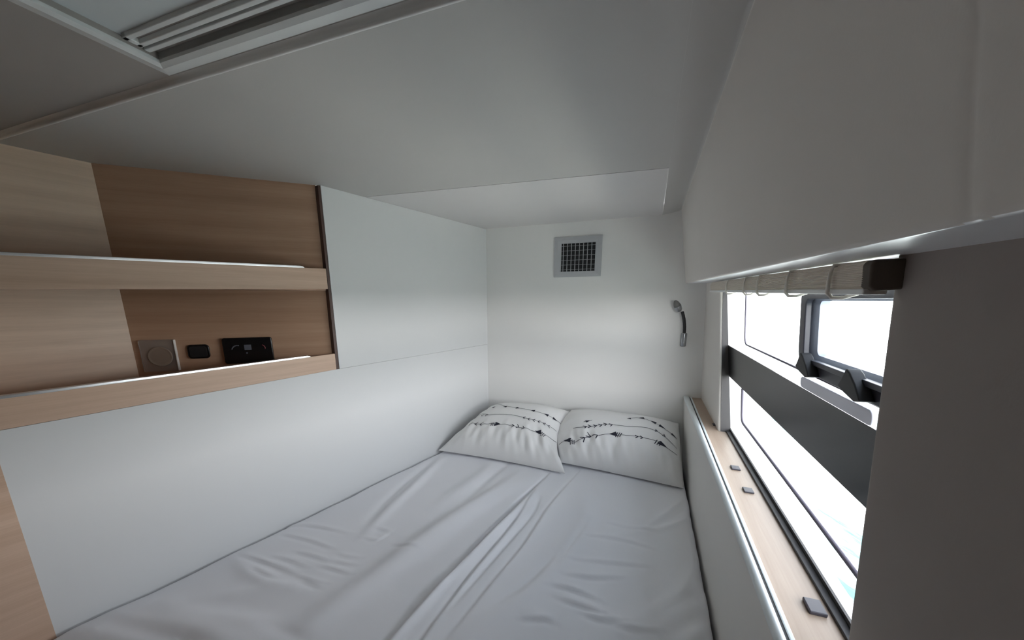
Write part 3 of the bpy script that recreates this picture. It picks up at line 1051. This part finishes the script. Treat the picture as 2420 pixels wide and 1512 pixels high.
# hems hanging down the sides
for side in (0, NU - 1):
    low = [bm.verts.new(grid[i][side].co + RV * (0.0 if side else 0.0) - UP * 0.09) for i in range(NT)]
    for i in range(NT - 1):
        bm.faces.new((grid[i][side], grid[i + 1][side], low[i + 1], low[i]))
low = [bm.verts.new(grid[0][j].co - UP * 0.09) for j in range(NU)]
for j in range(NU - 1):
    bm.faces.new((grid[0][j], grid[0][j + 1], low[j + 1], low[j]))
sheet = obj('bed_sheet', bm, M['sheet'], smooth=True)
tag(sheet, 'rumpled white sheet covering the whole bunk, gathered in folds below the pillows', 'sheet')

bm = bmesh.new()
add_slab(bm, [P(left_r(0.18) + 0.02, 0.18, 0.462), P(R_RIGHT - 0.006, 0.18, 0.462), P(R_RIGHT - 0.006, back_t(R_RIGHT) - 0.02, 0.462), P(left_r(1.90) + 0.02, back_t(-0.85) - 0.02, 0.462)], UP * 0.172)
mt = obj('mattress', bm, M['mattress'], bevel=0.02)
tag(mt, 'grey mattress under the rumpled white sheet', 'mattress')

# ================================================================ PILLOWS


class Pillow:
    def __init__(self, B0, B1, T1, T0, ht, hb, pinch=(0.03, 0.03, 0.03, 0.03), seed=0, crease=()):
        self.q = [Vector(p) for p in (B0, B1, T1, T0)]
        self.ht, self.hb, self.pinch, self.seed, self.crease = ht, hb, pinch, seed, crease
        self.n = ((self.q[1] - self.q[0]).cross(self.q[3] - self.q[0])).normalized()
        if self.n.z < 0:
            self.n = -self.n

    def mid(self, u, v):
        b0, b1, t1, t0 = self.q
        pb, pr, ptp, pl = self.pinch
        # edges drawn in between the four corners
        uu = u + pl * math.sin(math.pi * v) * (1 - u) ** 2 - pr * math.sin(math.pi * v) * u ** 2
        vv = v + pb * math.sin(math.pi * u) * (1 - v) ** 2 - ptp * math.sin(math.pi * u) * v ** 2
        return b0 * ((1 - uu) * (1 - vv)) + b1 * (uu * (1 - vv)) + t1 * (uu * vv) + t0 * ((1 - uu) * vv)

    def puff(self, u, v):
        a = max(0.0, 1 - abs(2 * u - 1) ** 3.2)
        b = max(0.0, 1 - abs(2 * v - 1) ** 2.6)
        return (a * b) ** 0.62

    def top(self, u, v):
        s = self.seed
        h = self.ht * self.puff(u, v)
        # gathers running up from the front seam
        env = math.exp(-((v - 0.19) / 0.15) ** 2) * (1 - abs(2 * u - 1) ** 4)
        g = math.sin(2 * math.pi * (5.3 * u + 1.3 * v) + s) + 0.7 * math.sin(2 * math.pi * (9.7 * u - 1.9 * v) + 2.1 * s) + 0.5 * math.sin(2 * math.pi * (14.3 * u + 2.6 * v) + 3 * s)
        g *= 0.78 + 0.22 * math.sin(7 * u + 4 * s)
        h += 0.0055 * env * g
        env2 = math.exp(-((u - 0.93) / 0.06) ** 2) + math.exp(-((u - 0.07) / 0.06) ** 2)
        h += 0.0030 * env2 * math.sin(2 * math.pi * 5.2 * v + s) * math.sin(math.pi * v)
        for (uc, vc, du, dv, amp) in self.crease:
            h += amp * math.exp(-((u - uc) / du) ** 2 - ((v - vc) / dv) ** 2)
        return self.mid(u, v) + self.n * h

    def bot(self, u, v):
        return self.mid(u, v) - self.n * (self.hb * self.puff(u, v))

    def mesh(self, nu=150, nv=110):
        bm = bmesh.new()
        T = [[None] * (nu + 1) for _ in range(nv + 1)]
        Bm = [[None] * (nu + 1) for _ in range(nv + 1)]
        for j in range(nv + 1):
            for i in range(nu + 1):
                # finer near the seams
                u = 0.5 - 0.5 * math.cos(math.pi * i / nu)
                v = 0.5 - 0.5 * math.cos(math.pi * j / nv)
                T[j][i] = bm.verts.new(self.top(u, v))
                if i in (0, nu) or j in (0, nv):
                    Bm[j][i] = T[j][i]
                else:
                    Bm[j][i] = bm.verts.new(self.bot(u, v))
        for j in range(nv):
            for i in range(nu):
                bm.faces.new((T[j][i], T[j][i + 1], T[j + 1][i + 1], T[j + 1][i]))
                q = (Bm[j][i], Bm[j + 1][i], Bm[j + 1][i + 1], Bm[j][i + 1])
                if len(set(q)) == 4 and not all(x in (T[j][i], T[j][i + 1], T[j + 1][i + 1], T[j + 1][i]) for x in q):
                    bm.faces.new(q)
        return bm


def print_mark(bm, pil, poly, flip=False):
    """a printed polygon in (u, v), laid just over the cloth"""
    vs = [bm.verts.new(pil.top(u, v) + pil.n * 0.0014) for u, v in poly]
    f = bm.faces.new(vs)
    f.material_index = 1


PRINTS = []
PL_A = Pillow(P(-0.935, 1.497, 0.672), P(-0.290, 1.462, 0.672), P(-0.345, 1.890, 0.818), P(-0.800, 1.905, 0.800), 0.110, 0.02, (0.022, 0.100, 0.0, 0.020), 0.4,
              crease=((0.985, 0.10, 0.07, 0.09, 0.022), (0.80, 0.28, 0.04, 0.16, -0.007), (0.87, 0.25, 0.04, 0.16, 0.006)))
PL_B = Pillow(P(-0.335, 1.560, 0.676), P(0.184, 1.512, 0.664), P(0.172, 1.872, 0.822), P(-0.350, 1.895, 0.830), 0.105, 0.02, (0.010, 0.0, 0.025, -0.085), 1.7,
              crease=((0.47, 0.22, 0.05, 0.16, -0.014), (0.41, 0.2, 0.05, 0.16, 0.008), (0.10, 0.42, 0.05, 0.14, -0.012), (0.28, 0.27, 0.03, 0.17, -0.009), (0.235, 0.25, 0.03, 0.15, 0.007), (0.15, 0.30, 0.025, 0.14, -0.009), (0.53, 0.25, 0.03, 0.15, 0.006)))


def stroke(bm, pil, pts, w, W, Hh):
    """printed line of width w (metres) through (u, v) points"""
    P2 = []
    raw = [(u * W, v * Hh) for u, v in pts]
    for (x0, y0), (x1, y1) in zip(raw, raw[1:]):
        n = max(1, int(math.hypot(x1 - x0, y1 - y0) / 0.003))
        P2 += [(x0 + (x1 - x0) * i / n, y0 + (y1 - y0) * i / n) for i in range(n)]
    P2.append(raw[-1])
    out = []
    for i, (x, y) in enumerate(P2):
        x0, y0 = P2[max(i - 1, 0)]
        x1, y1 = P2[min(i + 1, len(P2) - 1)]
        dx, dy = x1 - x0, y1 - y0
        L = math.hypot(dx, dy) or 1
        nx, ny = -dy / L * w / 2, dx / L * w / 2
        out.append(((x + nx) / W, (y + ny) / Hh, (x - nx) / W, (y - ny) / Hh))
    for a, b in zip(out, out[1:]):
        print_mark(bm, pil, [(a[0], a[1]), (a[2], a[3]), (b[2], b[3]), (b[0], b[1])])


def add_prints(bm, pil, marks):
    W = (pil.q[1] - pil.q[0]).length
    Hh = (pil.q[3] - pil.q[0]).length
    for m in marks:
        k = m[0]
        if k == 'line':
            pts = m[1]
            fine = []
            for (a, b) in zip(pts, pts[1:]):
                n = max(1, int(math.hypot((b[0] - a[0]) * W, (b[1] - a[1]) * Hh) / 0.006))
                fine += [(a[0] + (b[0] - a[0]) * i / n, a[1] + (b[1] - a[1]) * i / n) for i in range(n)]
            fine.append(pts[-1])
            stroke(bm, pil, fine, 0.0022, W, Hh)
            continue
        u, v, ang, size = m[1:5]
        ca, sa = math.cos(ang), math.sin(ang)

        def loc(x, y):
            return (u + (x * ca - y * sa) / W, v + (x * sa + y * ca) / Hh)
        if k == 'tri':       # solid arrow head
            n = 9
            for i in range(n):
                f0, f1 = i / n, (i + 1) / n
                x0, x1 = -0.5 + f0, -0.5 + f1
                h0, h1 = 0.36 * (1 - f0), 0.36 * (1 - f1)
                s = size
                if i < n - 1:
                    for q in range(-3, 3):
                        a0, a1 = q / 3.0, (q + 1) / 3.0
                        print_mark(bm, pil, [loc(x0 * s, a0 * h0 * s), loc(x1 * s, a0 * h1 * s), loc(x1 * s, a1 * h1 * s), loc(x0 * s, a1 * h0 * s)])
                else:
                    print_mark(bm, pil, [loc(x0 * s, -h0 * s), loc(x1 * s, 0), loc(x0 * s, h0 * s)])
        elif k == 'chev':    # open chevron
            s = size
            stroke(bm, pil, [loc(-0.7 * s, 0.5 * s), loc(-0.35 * s, 0.22 * s), loc(0, 0), loc(-0.35 * s, -0.22 * s), loc(-0.7 * s, -0.5 * s)], 0.0038, W, Hh)
        elif k == 'fletch':  # three short bars across the shaft
            s = size
            for dx in (-0.35, 0, 0.35):
                stroke(bm, pil, [loc((dx + 0.12) * s, 0.5 * s), loc(dx * s, 0), loc((dx - 0.12) * s, -0.5 * s)], 0.0032, W, Hh)


MARKS = {0: [('line', [(0.1105, 0.6616), (0.0417, 0.866), (0.3488, 0.6671), (0.5044, 0.6521), (0.6889, 0.6273), (0.8438, 0.6328), (0.9369, 0.6551), (1.0, 0.7)]),
    ('line', [(0.0515, 0.5711), (0.2588, 0.4649), (0.4909, 0.4923), (0.6362, 0.4716), (0.7042, 0.4604), (0.7652, 0.4712), (0.8584, 0.4828), (0.9007, 0.4911), (0.9809, 0.5308)]),
    ('line', [(0.1256, 0.3231), (0.2837, 0.2879), (0.3968, 0.3023), (0.4584, 0.3121), (0.5599, 0.3121), (0.6975, 0.302), (0.7811, 0.3102), (0.8499, 0.3176), (0.8845, 0.3128), (0.9727, 0.3536), (0.9946, 0.384)]),
    ('tri', 0.2047, 0.6586, 2.931, 0.026),
    ('tri', 0.3513, 0.6552, -3.006, 0.026),
    ('tri', 0.5096, 0.6484, -0.009, 0.028),
    ('tri', 0.6904, 0.6322, 3.13, 0.028),
    ('tri', 0.8421, 0.638, 3.104, 0.03),
    ('tri', 0.9369, 0.6551, 0.168, 0.03),
    ('tri', 1.0, 0.7062, -1.571, 0.03),
    ('chev', 0.0904, 0.4497, -2.357, 0.016),
    ('chev', 0.0516, 0.5724, -1.812, 0.016),
    ('chev', 0.1739, 0.4759, 2.862, 0.016),
    ('chev', 0.2305, 0.4673, 2.374, 0.016),
    ('chev', 0.6369, 0.4695, 3.115, 0.019),
    ('chev', 0.6909, 0.4619, -3.132, 0.019),
    ('chev', 0.745, 0.4629, -3.043, 0.019),
    ('chev', 0.7965, 0.4734, -3.057, 0.019),
    ('chev', 0.8531, 0.4775, 3.125, 0.019),
    ('chev', 0.8988, 0.485, -2.905, 0.019),
    ('chev', 0.1214, 0.3243, 2.8, 0.024),
    ('chev', 0.1964, 0.2961, -2.86, 0.024),
    ('chev', 0.2512, 0.2967, 3.099, 0.024),
    ('fletch', 0.3852, 0.2954, -2.748, 0.024),
    ('tri', 0.4286, 0.3114, 0.037, 0.036),
    ('chev', 0.5896, 0.3119, 0.22, 0.022),
    ('chev', 0.6341, 0.3149, -0.185, 0.022),
    ('chev', 0.6916, 0.3018, -0.175, 0.022),
    ('tri', 0.8194, 0.3262, -3.122, 0.04),
    ('fletch', 0.8694, 0.2982, 2.873, 0.028)],
         1: [('line', [(0.2269, 0.5117), (0.2621, 0.5324), (0.2913, 0.5546)]),
    ('line', [(0.5697, 0.6803), (0.641, 0.7383), (0.6977, 0.7484), (0.7884, 0.702), (0.8723, 0.6464), (0.9412, 0.6298), (0.9578, 0.6055)]),
    ('line', [(0.1456, 0.4244), (0.2336, 0.4089), (0.3101, 0.4475), (0.4068, 0.5063), (0.4614, 0.5156), (0.5706, 0.5203), (0.7166, 0.5633), (0.7983, 0.5518), (0.8581, 0.5137), (0.9244, 0.4723), (0.9575, 0.4428)]),
    ('line', [(0.0231, 0.2196), (0.0497, 0.2351), (0.1111, 0.2208), (0.1511, 0.2078), (0.2052, 0.2255), (0.2459, 0.2515), (0.2965, 0.2935), (0.3524, 0.3029), (0.4393, 0.3524), (0.5203, 0.3569), (0.627, 0.3821), (0.696, 0.3841), (0.7861, 0.3874), (0.8652, 0.3468), (0.9561, 0.339)]),
    ('tri', 0.2621, 0.5324, 0.471, 0.022),
    ('tri', 0.578, 0.6838, -2.849, 0.018),
    ('tri', 0.675, 0.746, -2.878, 0.028),
    ('tri', 0.7716, 0.7131, 2.789, 0.028),
    ('tri', 0.8472, 0.6667, -0.347, 0.028),
    ('tri', 0.9435, 0.6189, -0.317, 0.026),
    ('chev', 0.2551, 0.4276, 0.518, 0.018),
    ('chev', 0.2906, 0.445, 0.17, 0.018),
    ('chev', 0.3347, 0.4556, 0.31, 0.018),
    ('chev', 0.3751, 0.4778, 0.393, 0.018),
    ('chev', 0.4133, 0.5085, 0.421, 0.018),
    ('chev', 0.4571, 0.5141, 0.416, 0.018),
    ('chev', 0.8065, 0.5518, -0.237, 0.014),
    ('chev', 0.8665, 0.5161, -0.423, 0.014),
    ('tri', 0.0933, 0.2397, 2.752, 0.034),
    ('fletch', 0.1367, 0.2035, -2.97, 0.024),
    ('chev', 0.2459, 0.2515, 0.554, 0.026),
    ('chev', 0.292, 0.2942, -0.284, 0.026),
    ('chev', 0.3469, 0.2989, 0.587, 0.026),
    ('tri', 0.4636, 0.3632, -2.8, 0.034),
    ('fletch', 0.5095, 0.3615, 3.008, 0.024),
    ('chev', 0.6577, 0.376, 0.107, 0.016),
    ('chev', 0.6949, 0.3815, 0.132, 0.016),
    ('fletch', 0.8098, 0.3692, 2.944, 0.026),
    ('tri', 0.8496, 0.3625, -0.458, 0.036)]}

for i, (pil, lab) in enumerate(((PL_A, 'white arrow-print pillow in the far corner, leaning against the white left wall panel'),
                                (PL_B, 'white arrow-print pillow beside the padded board, below the reading light'))):
    bm = pil.mesh()
    add_prints(bm, pil, MARKS[i])
    # keep the print's own facing: closed cloth only is recalculated
    o = obj('pillow', bm, [M['pillow'], M['ink']], smooth=True)
    tag(o, lab, 'pillow', 'pillows at the head of the bunk')

# daylight comes in only through the long window: a portal lets the renderer find it
pd = bpy.data.lights.new('window_portal', 'AREA')
pd.shape = 'RECTANGLE'
pd.size, pd.size_y = 1.17, 0.50
pd.cycles.is_portal = True
po = bpy.data.objects.new('window_portal', pd)
COL.objects.link(po)
pc = P(glassp(1.195) + 0.012, 1.005, 1.195)
nin = -(RV - UP * ((0.253 - 0.30) / 0.48)).normalized()
zax = -nin
xax = TV
yax = zax.cross(xax)
po.matrix_world = Matrix(((xax.x, yax.x, zax.x, pc.x), (xax.y, yax.y, zax.y, pc.y), (xax.z, yax.z, zax.z, pc.z), (0, 0, 0, 1)))
